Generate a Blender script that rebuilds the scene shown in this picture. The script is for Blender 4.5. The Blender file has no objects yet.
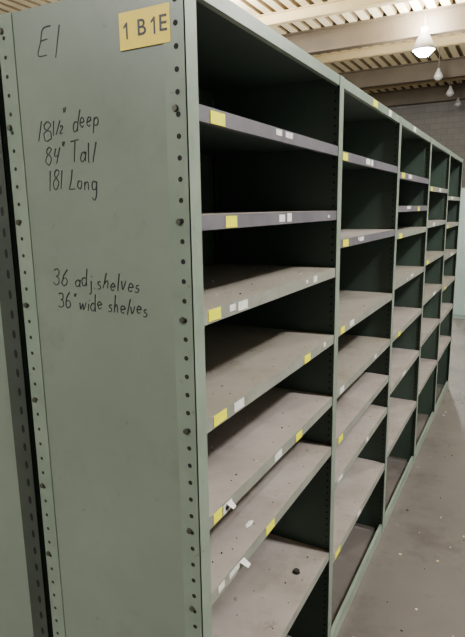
import bpy, math, random
from mathutils import Matrix, Vector
random.seed(7)
def S(r,g,b):
    f=lambda c:(c/12.92 if c<=.04045 else ((c+.055)/1.055)**2.4)
    return (f(r/255),f(g/255),f(b/255),1)
COL=bpy.context.scene.collection
# ---------------------------------------------------------------- materials
def mat(name,c1,c2=None,scale=3,rough=.5,metal=0,bump=0,c3=None,scale3=40,t3=.62,stretch=(1,1,1),rv=0,lo=.35,hi=.65,spec=.5,c4=None,scale4=1.5,t4=.6,w4=.1):
    m=bpy.data.materials.new(name); m.use_nodes=True
    nt=m.node_tree; N=nt.nodes; L=nt.links; b=N['Principled BSDF']
    b.inputs['Roughness'].default_value=rough; b.inputs['Metallic'].default_value=metal
    b.inputs['Specular IOR Level'].default_value=spec
    if c2 is None:
        c2=tuple(x*.85 for x in c1[:3])+(1,)
    geo=N.new('ShaderNodeNewGeometry'); mp=N.new('ShaderNodeMapping'); mp.inputs['Scale'].default_value=stretch
    L.new(geo.outputs['Position'],mp.inputs['Vector'])
    n=N.new('ShaderNodeTexNoise'); n.inputs['Scale'].default_value=scale; n.inputs['Detail'].default_value=8; n.inputs['Roughness'].default_value=.62
    L.new(mp.outputs[0],n.inputs['Vector'])
    r=N.new('ShaderNodeValToRGB'); r.color_ramp.elements[0].position=lo; r.color_ramp.elements[1].position=hi
    r.color_ramp.elements[0].color=c1; r.color_ramp.elements[1].color=c2
    L.new(n.outputs['Fac'],r.inputs[0]); out=r.outputs[0]
    for c,sc,tt,ww in ((c3,scale3,t3,.08),(c4,scale4,t4,w4)):
        if c is None: continue
        n3=N.new('ShaderNodeTexNoise'); n3.inputs['Scale'].default_value=sc; n3.inputs['Detail'].default_value=6; n3.inputs['Roughness'].default_value=.7
        L.new(mp.outputs[0],n3.inputs['Vector'])
        r3=N.new('ShaderNodeValToRGB'); r3.color_ramp.elements[0].position=tt; r3.color_ramp.elements[1].position=tt+ww
        L.new(n3.outputs['Fac'],r3.inputs[0])
        mx=N.new('ShaderNodeMix'); mx.data_type='RGBA'
        L.new(r3.outputs[0],mx.inputs[0]); L.new(out,mx.inputs[6]); mx.inputs[7].default_value=c
        out=mx.outputs[2]
    L.new(out,b.inputs['Base Color'])
    if rv:
        mr=N.new('ShaderNodeMapRange'); mr.inputs[3].default_value=rough-rv; mr.inputs[4].default_value=rough+rv
        L.new(n.outputs['Fac'],mr.inputs[0]); L.new(mr.outputs[0],b.inputs['Roughness'])
    if bump:
        bp=N.new('ShaderNodeBump'); bp.inputs['Strength'].default_value=bump; bp.inputs['Distance'].default_value=.01
        L.new(n.outputs['Fac'],bp.inputs['Height']); L.new(bp.outputs[0],b.inputs['Normal'])
    return m
M_panel=mat('sage_panel_paint',S(113,125,115),S(123,135,125),2.2,.36,0,.03,c3=S(96,103,92),scale3=24,t3=.65,rv=.06,c4=S(105,115,106),scale4=3.0,t4=.55,w4=.2)
M_post=mat('sage_post_paint',S(115,130,117),S(130,145,132),6,.36,0,0,c3=S(88,95,84),scale3=50,t3=.63)
M_post2=mat('shaded_slotted_post_paint',S(50,58,52),S(60,68,62),6,.5,0,0,c3=S(40,44,38),scale3=50,t3=.62)  # the neighbouring post's shadow is put into this darker colour
M_inner=mat('dark_green_shaded_inner_paint',S(50,65,58),S(60,77,68),3,.5,0,0,c3=S(44,52,46),scale3=30,t3=.64)  # green of the bay insides, darkened to carry their shade
M_hole=mat('hole_dark',S(12,13,12),S(16,17,16),5,.8)
M_bolt=mat('bolt_steel',S(70,74,68),S(100,100,90),40,.4,.6)
M_shelf=mat('dusty_shelf_top',S(158,151,146),S(140,132,127),5,.5,0,.02,c3=S(112,103,96),scale3=16,t3=.64,rv=.08,c4=S(126,116,109),scale4=3.5,t4=.52,w4=.2)
M_shelf2=mat('worn_shelf_top',S(130,125,115),S(144,139,130),4,.48,0,.02,c3=S(102,95,84),scale3=16,t3=.62,c4=S(114,107,96),scale4=4,t4=.51,w4=.2)
M_lipd=mat('slate_lip_paint',S(90,88,97),S(106,103,111),12,.42,0,0,c3=S(68,66,72),scale3=60,t3=.64)
M_lip=mat('grey_green_lip_paint',S(142,144,136),S(122,125,117),12,.42,0,0,c3=S(94,90,80),scale3=50,t3=.62)
M_ytag=mat('yellow_label',S(238,236,6),S(242,240,14),20,.5)
M_wtag=mat('white_label',S(236,236,232),S(212,212,208),60,.6)
M_ylab=mat('bay_label_yellow',S(244,214,44),S(247,220,56),20,.45)
M_ink=mat('black_ink',S(6,6,7),S(9,9,10),20,.5)
# ---------------------------------------------------------------- mesh builder
class MB:
    def __init__(s,name,mats): s.n=name; s.m=mats; s.v=[]; s.f=[]; s.k=[]
    def box(s,x0,x1,y0,y1,z0,z1,k=0):
        b=len(s.v); s.v+=[(x,y,z) for x in(x0,x1) for y in(y0,y1) for z in(z0,z1)]
        for q in [(0,1,3,2),(4,6,7,5),(0,4,5,1),(2,3,7,6),(0,2,6,4),(1,5,7,3)]:
            s.f.append(tuple(b+i for i in q)); s.k.append(k)
    def disc(s,c,ax,r,k=0,n=10,h=0,sx=1,sz=1):
        a,sg=ax; o=[i for i in range(3) if i!=a]; b=len(s.v)
        def ring(off,rr):
            for i in range(n):
                t=2*math.pi*i/n; p=list(c); p[o[0]]+=rr*math.cos(t)*sx; p[o[1]]+=rr*math.sin(t)*sz; p[a]+=sg*off; s.v.append(tuple(p))
        ring(h,r if h==0 else r*.8)
        s.f.append(tuple(b+i for i in range(n))); s.k.append(k)
        if h:
            ring(0,r)
            for i in range(n):
                j=(i+1)%n; s.f.append((b+i,b+j,b+n+j,b+n+i)); s.k.append(k)
    def lathe(s,c,prof,k=0,n=24):
        b=len(s.v)
        for r,z in prof:
            for i in range(n):
                t=2*math.pi*i/n; s.v.append((c[0]+r*math.cos(t),c[1]+r*math.sin(t),c[2]+z))
        for a in range(len(prof)-1):
            for i in range(n):
                j=(i+1)%n; s.f.append((b+a*n+i,b+a*n+j,b+(a+1)*n+j,b+(a+1)*n+i)); s.k.append(k)
    def make(s,parent=None,bevel=0,smooth=False):
        me=bpy.data.meshes.new(s.n); me.from_pydata(s.v,[],s.f)
        for m in s.m: me.materials.append(m)
        for p,k in zip(me.polygons,s.k): p.material_index=k; p.use_smooth=smooth
        me.update(); o=bpy.data.objects.new(s.n,me); COL.objects.link(o)
        if parent: o.parent=parent
        if bevel:
            md=o.modifiers.new('b','BEVEL'); md.width=bevel; md.segments=2; md.limit_method='ANGLE'
        return o
def empty(name,loc=(0,0,0)):
    e=bpy.data.objects.new(name,None); e.location=loc; COL.objects.link(e); return e
# ---------------------------------------------------------------- shelving unit
D=.47; H=2.134; B=.9195
BAYS=[[1.920,1.717,1.528,1.297,1.073,.885,.46],
      [1.91,1.62,1.31,1.08,.89,.72,.41],
      [1.89,1.73,1.60,1.35,1.08,.80,.45],
      [1.85,1.62,1.38,1.12,.84,.50],
      [1.80,1.58,1.33,1.08,.82,.50]]
def build_unit(root,bays,slots=False):
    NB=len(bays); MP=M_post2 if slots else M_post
    for yy,nm,sg in ((0,'end_panel_near',1),(NB*B,'end_panel_far',-1)):
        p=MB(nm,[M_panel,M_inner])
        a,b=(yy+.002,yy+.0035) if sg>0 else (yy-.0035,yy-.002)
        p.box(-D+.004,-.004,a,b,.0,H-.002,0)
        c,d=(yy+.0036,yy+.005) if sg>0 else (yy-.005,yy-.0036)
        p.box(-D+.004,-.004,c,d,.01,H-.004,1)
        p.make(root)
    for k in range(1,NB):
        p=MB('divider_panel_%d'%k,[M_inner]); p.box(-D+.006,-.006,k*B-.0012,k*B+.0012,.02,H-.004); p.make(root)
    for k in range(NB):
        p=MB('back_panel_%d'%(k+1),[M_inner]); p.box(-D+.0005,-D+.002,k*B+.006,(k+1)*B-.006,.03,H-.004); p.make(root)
    P=MB('corner_posts',[MP,M_inner]); Hh=MB('post_holes',[M_hole]); Bo=MB('post_bolts',[M_bolt])
    def holes(x,y,sg,step,r,z0=.03,slot=False):
        z=z0
        while z<H-.02:
            Hh.disc((x,y,z),(1,sg),r,0,8,0,1,2.0 if slot else 1); z+=step
    w=.046 if not slots else .062
    for yy,sg in ((0,1),(NB*B,-1)):
        a,b=sorted((yy,yy+sg*.002)); fa,fb=sorted((yy,yy+sg*.040))
        P.box(-w,0,a,b,0,H); P.box(-.002,0,fa,fb,0,H)
        P.box(-D,-D+w,a,b,0,H); P.box(-D,-D+.002,fa,fb,0,H)
        if slots:
            holes(-.022,yy-sg*.0004,-sg,.05,.0060,slot=True)
        else:
            holes(-.019,yy-sg*.0004,-sg,.0381,.0052)
        holes(-D+.019,yy-sg*.0004,-sg,.0381,.0045)
        if not slots:
            for z in bays[0 if sg>0 else -1]+[H-.02]:
                for x in (-.019,-D+.019):
                    Bo.disc((x-.006,yy-sg*.0003,z-.012),(1,-sg),.0068,0,10,.004)
    for k in range(1,NB):
        y=k*B
        P.box(-.002,0,y-.021,y+.021,0,H); P.box(-D,-D+.002,y-.021,y+.021,0,H)
        P.box(-w,-.002,y-.003,y-.0015,0,H,1); P.box(-w,-.002,y+.0015,y+.003,0,H,1)
        P.box(-D+.002,-D+w,y-.003,y-.0015,0,H,1); P.box(-D+.002,-D+w,y+.0015,y+.003,0,H,1)
        holes(-.020,y-.0034,-1,.0254,.0040); holes(-.020,y+.0034,1,.0254,.0040)
        holes(-D+.020,y-.0034,-1,.0254,.0040)
    P.make(root); Hh.make(root)
    if not slots: Bo.make(root)
    n=0
    for k,zs in enumerate(bays):
        y0=k*B+.006; y1=(k+1)*B-.006
        for i,z in enumerate([H]+zs):
            n+=1
            x0=-D+.003; x1=-.0025
            lipm=M_lipd if (i in(1,2) and k<3) else (M_post if i==0 else M_lip)
            topm=M_shelf2 if i in(3,4) else M_shelf
            s=MB('shelf_%d'%n,[topm,lipm,M_hole,M_inner])
            t=.0013; h=.030
            s.box(x0,x1-.0012,y0,y1,z-t,z,0)
            s.box(x1-.0012,x1,y0,y1,z-h,z,1)
            s.box(x1-.014,x1-.0012,y0+.002,y1-.002,z-h,z-h+t,1)
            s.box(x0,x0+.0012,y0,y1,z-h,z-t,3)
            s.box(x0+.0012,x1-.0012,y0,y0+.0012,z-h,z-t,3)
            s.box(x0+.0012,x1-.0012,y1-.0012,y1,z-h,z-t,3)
            s.box(x0+.0013,x1-.0014,y0+.0013,y1-.0013,z-t-.0006,z-t-.0001,3)  # thin dark sheet, underside shade painted as colour
            if i and k<3:
                for j in range(7):
                    yy=y0+.08+j*(B-.17)/6
                    for xx in (x1-.035,x1-.16,x1-.29,x0+.04):
                        s.disc((xx,yy,z+.0004),(2,1),.0026,2,8)
            s.make(root)
    for k in range(NB):
        p=MB('base_strip_%d'%(k+1),[MP])
        p.box(-.004,-.0022,k*B+.006,(k+1)*B-.006,.0,.055); p.box(-.018,-.004,k*B+.006,(k+1)*B-.006,.053,.055); p.make(root)
    return root
unit=empty('steel_shelving_unit'); build_unit(unit,BAYS)
unit2=empty('steel_shelving_unit',(-.528,0.035,0))
build_unit(unit2,[[1.8,1.5,1.2,.9,.6,.3]]*5,slots=True)
# ---------------------------------------------------------------- shelf labels
tg=MB('shelf_edge_labels',[M_ytag,M_wtag])
def tag(yc,z,k,w=.05,h=.024,off=0):
    tg.box(-.0024,-.0012 if k==0 else -.0015,yc-w/2,yc+w/2,z-.003-h+off,z-.003+off,k)
T={0:[[(.115,0,.062),(.42,1,.035),(.485,1,.05)],[(.165,0,.058),(.44,1,.04),(.49,1,.03)],[(.086,0,.058),(.165,1,.03),(.215,1,.05),(.70,1,.03)],
      [(.10,0,.058),(.19,1,.05),(.64,0,.055),(.80,1,.02)],[(.08,0,.035),(.126,1,.045),(.42,1,.05),(.575,0,.05)],[(.09,1,.03),(.155,1,.05),(.364,0,.06)],[]],
   1:[[(.98-B,0,.055),(.36,1,.06),(.42,1,.03)],[(.09,0,.07),(.3,1,.06)],[(.08,0,.05),(.2,1,.05)],[(.09,1,.05),(.6,1,.04)],[(.09,0,.06)],[(.1,1,.05),(.5,1,.04)],[(.09,0,.06),(.4,1,.05)]],
   2:[[(.12,0,.08),(.3,1,.08)],[(.3,1,.1),(.6,0,.06)],[(.12,0,.08)],[(.5,1,.08)],[(.2,0,.06)],[(.4,1,.08)],[]],
   3:[[(.12,0,.08),(.5,1,.1)],[(.3,1,.1)],[(.12,0,.08)],[(.5,1,.1)],[],[]],
   4:[[(.3,1,.1)],[(.12,0,.08)],[(.5,1,.1)],[(.2,0,.08)],[],[]]}
for k,rows in T.items():
    for z,row in zip(BAYS[k],rows):
        for yc,c,w in row: tag(k*B+yc,z,c,w*random.uniform(.85,1.1),.024 if c==0 else random.uniform(.013,.022),random.uniform(-.003,.002))
        for q in range(random.choice([0,0,1])):
            tag(k*B+random.uniform(.06,.86),z,1,random.uniform(.008,.022),random.uniform(.006,.012),-random.uniform(0,.01))
tag(1.36,H,0,.07); tag(1.62,H,1,.05); tag(2.2,H,1,.06)
tg.make(unit)
fl=MB('torn_paper_bits',[M_wtag,M_hole,M_lip])
for (y,z,dx) in ((.19,.885,.014),(.13,1.073,.008)):
    b=len(fl.v)
    fl.v+=[(-.001,y-.012,z-.004),(-.001,y+.012,z-.006),(dx,y+.020,z-.024),(dx+.004,y-.002,z-.020)]
    fl.f.append((b,b+1,b+2,b+3)); fl.k.append(0)
for i in range(120):
    k=random.choice([0,0,0,1]); z=random.choice(BAYS[k][2:]); y=k*B+random.uniform(.05,.87); x=-random.uniform(.02,.42)
    r=random.uniform(.001,.003); fl.disc((x,y,z+.0003),(2,1),r,random.choice([0,1,1,2]),5,random.uniform(.001,.003))
fl.disc((-.07,.74,.4603),(2,1),.014,1,7,.01)
fl.disc((-.05,.33,.8853),(2,1),.016,0,5,.002,.5,1.4); fl.disc((-.30,.30,.4603),(2,1),.018,0,5,.003,.6,1.5)
fl.make(unit)
# ---------------------------------------------------------------- bay label
lab=MB('bay_label',[M_ylab]); lab.box(-.143,-.030,-.0006,.0,2.020,2.084); lab.make(unit)
def bl(txt,x):
    fc=bpy.data.curves.new('bay_label_text','FONT'); fc.body=txt; fc.size=.042; fc.extrude=.0001; fc.align_x='CENTER'; fc.align_y='CENTER'; fc.offset=.0005
    fo=bpy.data.objects.new('bay_label_text',fc); COL.objects.link(fo); fo.rotation_euler=(math.pi/2,0,0); fo.location=(x,-.0009,2.052); fo.scale=(.92,.92,1)
    fc.materials.append(M_ink); fo.parent=unit
for t,x in (('B',-.0925),('E',-.0455)): bl(t,x)
on=MB('bay_label_ones',[M_ink])
for x in (-.126,-.064):
    b=len(on.v); h=.0145; on.v+=[(x-.0018,-.0009,2.052-h),(x+.0022,-.0009,2.052-h),(x+.0022,-.0009,2.052+h),(x-.0008,-.0009,2.052+h),(x-.0075,-.0009,2.052+h*.55),(x-.0075,-.0009,2.052+h*.28),(x-.0018,-.0009,2.052+h*.5)]
    on.f.append(tuple(b+i for i in range(7))); on.k.append(0)
on.make(unit)
# ---------------------------------------------------------------- handwriting strokes
def arc(cx,cy,rx,ry,a0,a1,n=10): return [(cx+rx*math.cos(math.radians(a0+(a1-a0)*i/n)),cy+ry*math.sin(math.radians(a0+(a1-a0)*i/n))) for i in range(n+1)]
G={
'E':(.6,[[(.5,1),(.08,.96),(.05,.5),(.0,.02),(.5,.0)],[(.05,.52),(.42,.55)]]),
'1':(.22,[[(.12,1),(.08,0)]]),
'8':(.5,[[(.42,.85)]+arc(.24,.76,.18,.2,30,270,9)+arc(.24,.26,.2,.27,80,-260,12)+[(.44,.8)]]),
'/':(.3,[[(.34,.85),(.0,.05)]]),
'2':(.36,[arc(.15,.36,.12,.12,160,-30,6)+[(.02,.02),(.32,.03)]]),
'"':(.28,[[(.08,1.08),(.06,.85)],[(.2,1.08),(.17,.85)]]),
' ':(.3,[]),
'd':(.5,[arc(.2,.24,.18,.22,50,360,10),[(.44,1.0),(.4,.4),(.42,.0)]]),
'e':(.42,[[(.04,.24),(.34,.3)]+arc(.2,.26,.16,.22,20,320,10)]),
'p':(.46,[[(.08,.48),(.05,-.4)],arc(.22,.24,.17,.22,140,-150,10)]),
'4':(.5,[[(.08,.95),(.04,.5),(.4,.52)],[(.38,1),(.3,.0)]]),
'T':(.6,[[(.0,.96),(.62,1.02)],[(.32,.98),(.27,.0)]]),
'a':(.46,[arc(.2,.22,.17,.21,40,350,10),[(.39,.45),(.37,.1),(.46,.0)]]),
'l':(.2,[[(.1,1),(.08,.1),(.15,.0)]]),
'L':(.5,[[(.14,1),(.1,.5),(.02,.1),(.08,.02),(.46,.06)]]),
'o':(.42,[arc(.19,.23,.16,.21,90,440,12)]),
'n':(.44,[[(.06,.45),(.05,.0)],[(.06,.3),(.16,.45),(.3,.42),(.34,.0)]]),
'g':(.46,[arc(.2,.25,.16,.2,40,340,10),[(.38,.46),(.36,-.2),(.24,-.42),(.04,-.3)]]),
'3':(.45,[arc(.16,.74,.2,.22,150,-80,9)+arc(.16,.26,.23,.26,85,-150,10)]),
'6':(.46,[[(.34,1.0),(.1,.6)]+arc(.22,.23,.19,.22,150,500,12)]),
'j':(.28,[[(.16,.48),(.15,-.25),(.02,-.36)],[(.17,.68),(.18,.72)]]),
'.':(.16,[[(.05,.0),(.08,.03)]]),
's':(.34,[[(.28,.44),(.08,.42),(.08,.27),(.26,.2),(.22,.02),(.02,.03)]]),
'h':(.44,[[(.08,1),(.05,.0)],[(.06,.28),(.18,.45),(.3,.4),(.34,.0)]]),
'v':(.4,[[(.02,.46),(.16,.0),(.36,.5)]]),
'w':(.58,[[(.02,.46),(.12,.02),(.27,.38),(.38,.02),(.54,.5)]]),
'i':(.2,[[(.08,.46),(.08,.0)],[(.1,.68),(.11,.72)]]),
'r':(.34,[[(.06,.46),(.05,.0)],[(.05,.28),(.16,.44),(.3,.44)]]),
}
def catmull(p,n=5):
    if len(p)<3: return p
    q=[p[0]]+p+[p[-1]]; out=[]
    for i in range(1,len(q)-2):
        a,b,c,d=q[i-1:i+3]
        for j in range(n):
            t=j/n; out.append(tuple(.5*((2*b[m])+(-a[m]+c[m])*t+(2*a[m]-5*b[m]+4*c[m]-d[m])*t*t+(-a[m]+3*b[m]-3*c[m]+d[m])*t**3) for m in(0,1)))
    out.append(p[-1]); return out
cu=bpy.data.curves.new('handwritten_notes','CURVE'); cu.dimensions='3D'; cu.bevel_depth=.00145; cu.bevel_resolution=1
def write(txt,x,z,h,width,rise=0,shear=.16):
    tot=sum(G[c][0]+.1 for c in txt); sx=width/tot; cx=0
    for c in txt:
        jy=random.uniform(-.08,.08); js=random.uniform(.88,1.12); sh=shear+random.uniform(-.10,.12)
        for st in G[c][1]:
            st=[(a+random.uniform(-.02,.02),b+random.uniform(-.025,.025)) for a,b in st]
            pts=catmull(st); sp=cu.splines.new('POLY'); sp.points.add(len(pts)-1)
            for i,(q,(a,b)) in enumerate(zip(sp.points,pts)):
                X=x+(cx+a)*sx+b*sh*h; Z=z+(b*js+jy)*h+rise*(cx+a)*sx/width
                q.co=(X,-.0002,Z,1); q.radius=1.1-.35*(i/max(1,len(pts)-1))
        cx+=G[c][0]+.1
write('E',-.358,2.040,.055,.036,0); write('1',-.314,2.034,.055,.014)
write('18',-.380,1.876,.040,.050); write('1/2',-.334,1.884,.034,.032); write('" deep',-.305,1.886,.038,.100,.006)
write('84" Tall',-.362,1.826,.038,.140,.0)
write('181 Long',-.358,1.774,.038,.140,-.004)
write('36',-.365,1.566,.040,.044); write('adj.shelves',-.303,1.568,.035,.178,-.004)
write('36"',-.355,1.519,.034,.054); write('wide shelves',-.294,1.519,.034,.186,-.002)
cu.materials.append(M_ink); co=bpy.data.objects.new('handwritten_notes',cu); COL.objects.link(co); co.parent=unit; co.scale=(1,.4,1)
co.location=(0,.0018,0)
# ---------------------------------------------------------------- room
M_floor=mat('concrete_floor',S(106,101,98),S(90,86,83),1.3,.46,0,.05,c3=S(128,124,120),scale3=8,t3=.64,rv=.12,lo=.3,hi=.7,c4=S(64,60,58),scale4=1.5,t4=.50,w4=.2)
f=MB('floor',[M_floor]); f.box(-12,6,-8,21,-.1,0); f.make()
def blockwall():
    m=mat('painted_block_wall',S(128,122,110),S(116,110,100),.6,.8)
    nt=m.node_tree; N=nt.nodes; L=nt.links; b=N['Principled BSDF']
    tc=N.new('ShaderNodeNewGeometry'); mp=N.new('ShaderNodeMapping'); mp.inputs['Rotation'].default_value=(math.pi/2,0,0)
    L.new(tc.outputs['Position'],mp.inputs[0])
    br=N.new('ShaderNodeTexBrick'); br.inputs['Scale'].default_value=1; br.inputs['Brick Width'].default_value=.4; br.inputs['Row Height'].default_value=.2; br.inputs['Mortar Size'].default_value=.008
    br.inputs['Color1'].default_value=S(126,122,114); br.inputs['Color2'].default_value=S(118,114,107); br.inputs['Mortar'].default_value=S(104,100,93)
    L.new(mp.outputs[0],br.inputs['Vector']); L.new(br.outputs['Color'],b.inputs['Base Color'])
    return m
M_block=blockwall(); M_wall=mat('warehouse_wall_paint',S(156,156,150),S(144,144,138),.5,.8)
CZ=5.9
w=MB('wall_far',[M_block]); w.box(-12,6,20.5,20.8,0,CZ); w.make()
w=MB('wall_near',[M_wall]); w.box(-12,6,-8.3,-8,0,CZ); w.make()
w=MB('wall_left',[M_wall]); w.box(-12.3,-12,-8,20.5,0,CZ); w.make()
w=MB('wall_right',[M_wall]); w.box(6,6.3,-8,20.5,0,CZ); w.make()
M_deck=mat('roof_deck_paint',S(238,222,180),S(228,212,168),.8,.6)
M_deck2=mat('roof_deck_recess_shade',S(138,120,88),S(126,108,78),.8,.7)  # darker tan paints the shade inside the deck recesses
M_joist=mat('cream_joist_paint',S(216,194,146),S(202,180,132),1.2,.6)
M_beam=mat('grey_beam_paint',S(106,93,72),S(92,80,62),1.2,.6)
dk=MB('ceiling',[M_deck,M_deck2]); x=-12.0; z0=CZ-.12
prof=[]
while x<6:
    prof+=[(x,z0),(x+.17,z0),(x+.19,z0+.10),(x+.26,z0+.10)]; x+=.28
for (xa,za) in prof: dk.v+= [(xa,-8,za),(xa,20.5,za)]
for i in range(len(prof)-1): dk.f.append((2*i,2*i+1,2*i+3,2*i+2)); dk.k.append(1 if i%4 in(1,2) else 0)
dk.box(-12,6.0,-8,20.5,CZ,CZ+.1)
dk.make()
j=empty('roof_joists')
for y in [-6,-3.6,-1.2,1.2,3.6,6.0,8.4,10.7,14.3,18.4]:
    b=MB('joist',[M_joist]); zt=z0; h=.22
    b.box(-12,6,y-.08,y+.08,zt-h,zt-h+.015); b.box(-12,6,y-.08,y+.08,zt-.015,zt); b.box(-12,6,y-.008,y+.008,zt-h,zt); b.make(j)
gj=empty('roof_beams')
for y in (-4.8,-.0,4.8,12.2,16.6,20.2):
    b=MB('beam',[M_beam]); zt=z0; h=.50
    b.box(-12,6,y-.12,y+.12,zt-h,zt-h+.03); b.box(-12,6,y-.12,y+.12,zt-.03,zt); b.box(-12,6,y-.01,y+.01,zt-h,zt); b.make(gj)
M_refl=mat('lamp_reflector',S(205,203,198),S(190,188,182),3,.35,.2)
def emis(name,c,s):
    m=bpy.data.materials.new(name); m.use_nodes=True; b=m.node_tree.nodes['Principled BSDF']
    b.inputs['Emission Color'].default_value=c; b.inputs['Emission Strength'].default_value=s; b.inputs['Base Color'].default_value=c
    return m
M_bulb=emis('lamp_lens_glow',(1,.96,.9,1),30)
M_bulb2=mat('lamp_lens_unlit',S(170,166,156),S(160,156,146),3,.3)
def lamp(x,y,z,e,glow,up=.5,sc=1):
    r=empty('high_bay_lamp',(x,y,z))
    b=MB('reflector',[M_refl]); b.lathe((0,0,0),[(.0,.34*sc),(.06*sc,.34*sc),(.07*sc,.24*sc),(.11*sc,.18*sc),(.17*sc,.05*sc),(.2*sc,-.04*sc),(.19*sc,-.04*sc),(.15*sc,.05*sc),(.1*sc,.14*sc),(.0,.16*sc)]); b.make(r,smooth=True)
    g=MB('lens',[glow]); g.lathe((0,0,0),[(.0,-.15*sc),(.09*sc,-.135*sc),(.15*sc,-.08*sc),(.18*sc,-.0),(.13*sc,.06*sc),(0,.08*sc)]); g.make(r,smooth=True)
    c=MB('hanger',[M_beam]); c.box(-.008,.008,-.008,.008,.34*sc,z0-z); c.make(r)
    if e:
      for dz,en in ((-.36,e),(.5,e*up)):  # the upper light is added above the reflector to brighten the ceiling
        L=bpy.data.lights.new('lamp_and_fill_light','POINT'); L.energy=en; L.shadow_soft_size=.15; L.color=(1,.99,.965)
        lo=bpy.data.objects.new('lamp_and_fill_light',L); COL.objects.link(lo); lo.location=(0,0,dz); lo.parent=r
lamp(-1.64,11.8,4.95,440,M_bulb,.9,1.15)
for yy in (14.7,17.1,19.1): lamp(-1.75,yy,4.95,0,M_bulb2,0,.6)
lamp(2.6,1.2,4.95,740,M_bulb,.5); lamp(2.6,6.5,4.95,340,M_bulb,1.0)
lamp(-2.6,-3.9,4.95,690,M_bulb,.3); lamp(-5,3,4.95,330,M_bulb,1.0); lamp(-5,9,4.95,330,M_bulb,1.2)
M_mint=mat('mint_cabinet_paint',S(166,188,182),S(154,176,170),1.5,.45)
cb=empty('steel_storage_cabinet',(0,0,0))
c=MB('cabinet_body',[M_mint]); c.box(-.42,.5,8.1,8.6,0.0,1.98); c.make(cb,bevel=.006)
c=MB('cabinet_doors',[M_mint]); c.box(-.41,.035,8.08,8.1,.06,1.94); c.box(.045,.49,8.08,8.1,.06,1.94); c.make(cb,bevel=.004)
c=MB('cabinet_handles',[M_bolt]); c.box(-.01,.01,8.05,8.08,.95,1.1); c.box(.07,.09,8.05,8.08,.95,1.1); c.make(cb,bevel=.003)
lt=MB('floor_litter',[M_wtag,M_hole,M_joist])
for i in range(110):
    x=random.uniform(.02,.9)**1.4; y=random.uniform(1.0,6.5); r=random.uniform(.002,.008)
    lt.disc((x,y,.0005),(2,1),r,random.choice([0,1,2,1]),random.choice([4,5,6]),random.uniform(.001,.004),random.uniform(.5,1.6),1)
lt.make()
# ---------------------------------------------------------------- world + camera
W=bpy.data.worlds.new('World'); bpy.context.scene.world=W; W.use_nodes=True
W.node_tree.nodes['Background'].inputs[0].default_value=(.9,.93,1,1); W.node_tree.nodes['Background'].inputs[1].default_value=.2
cx,cy,cz,yaw,pit,rol,fp=[0.5538,-0.8712,1.7275,-0.493,-0.1986,-0.0153,544.32]
fw=Vector((math.sin(yaw)*math.cos(pit),math.cos(yaw)*math.cos(pit),math.sin(pit)))
r=Vector((math.cos(yaw),-math.sin(yaw),0)); u=r.cross(fw)
r2=math.cos(rol)*r+math.sin(rol)*u; u2=-math.sin(rol)*r+math.cos(rol)*u
cam=bpy.data.cameras.new('camera'); cam.sensor_width=36; cam.lens=fp*36/637; cam.clip_start=.02
ob=bpy.data.objects.new('camera',cam); COL.objects.link(ob)
m=Matrix((r2,u2,-fw)).transposed().to_4x4(); m.translation=(cx,cy,cz); ob.matrix_world=m
bpy.context.scene.camera=ob
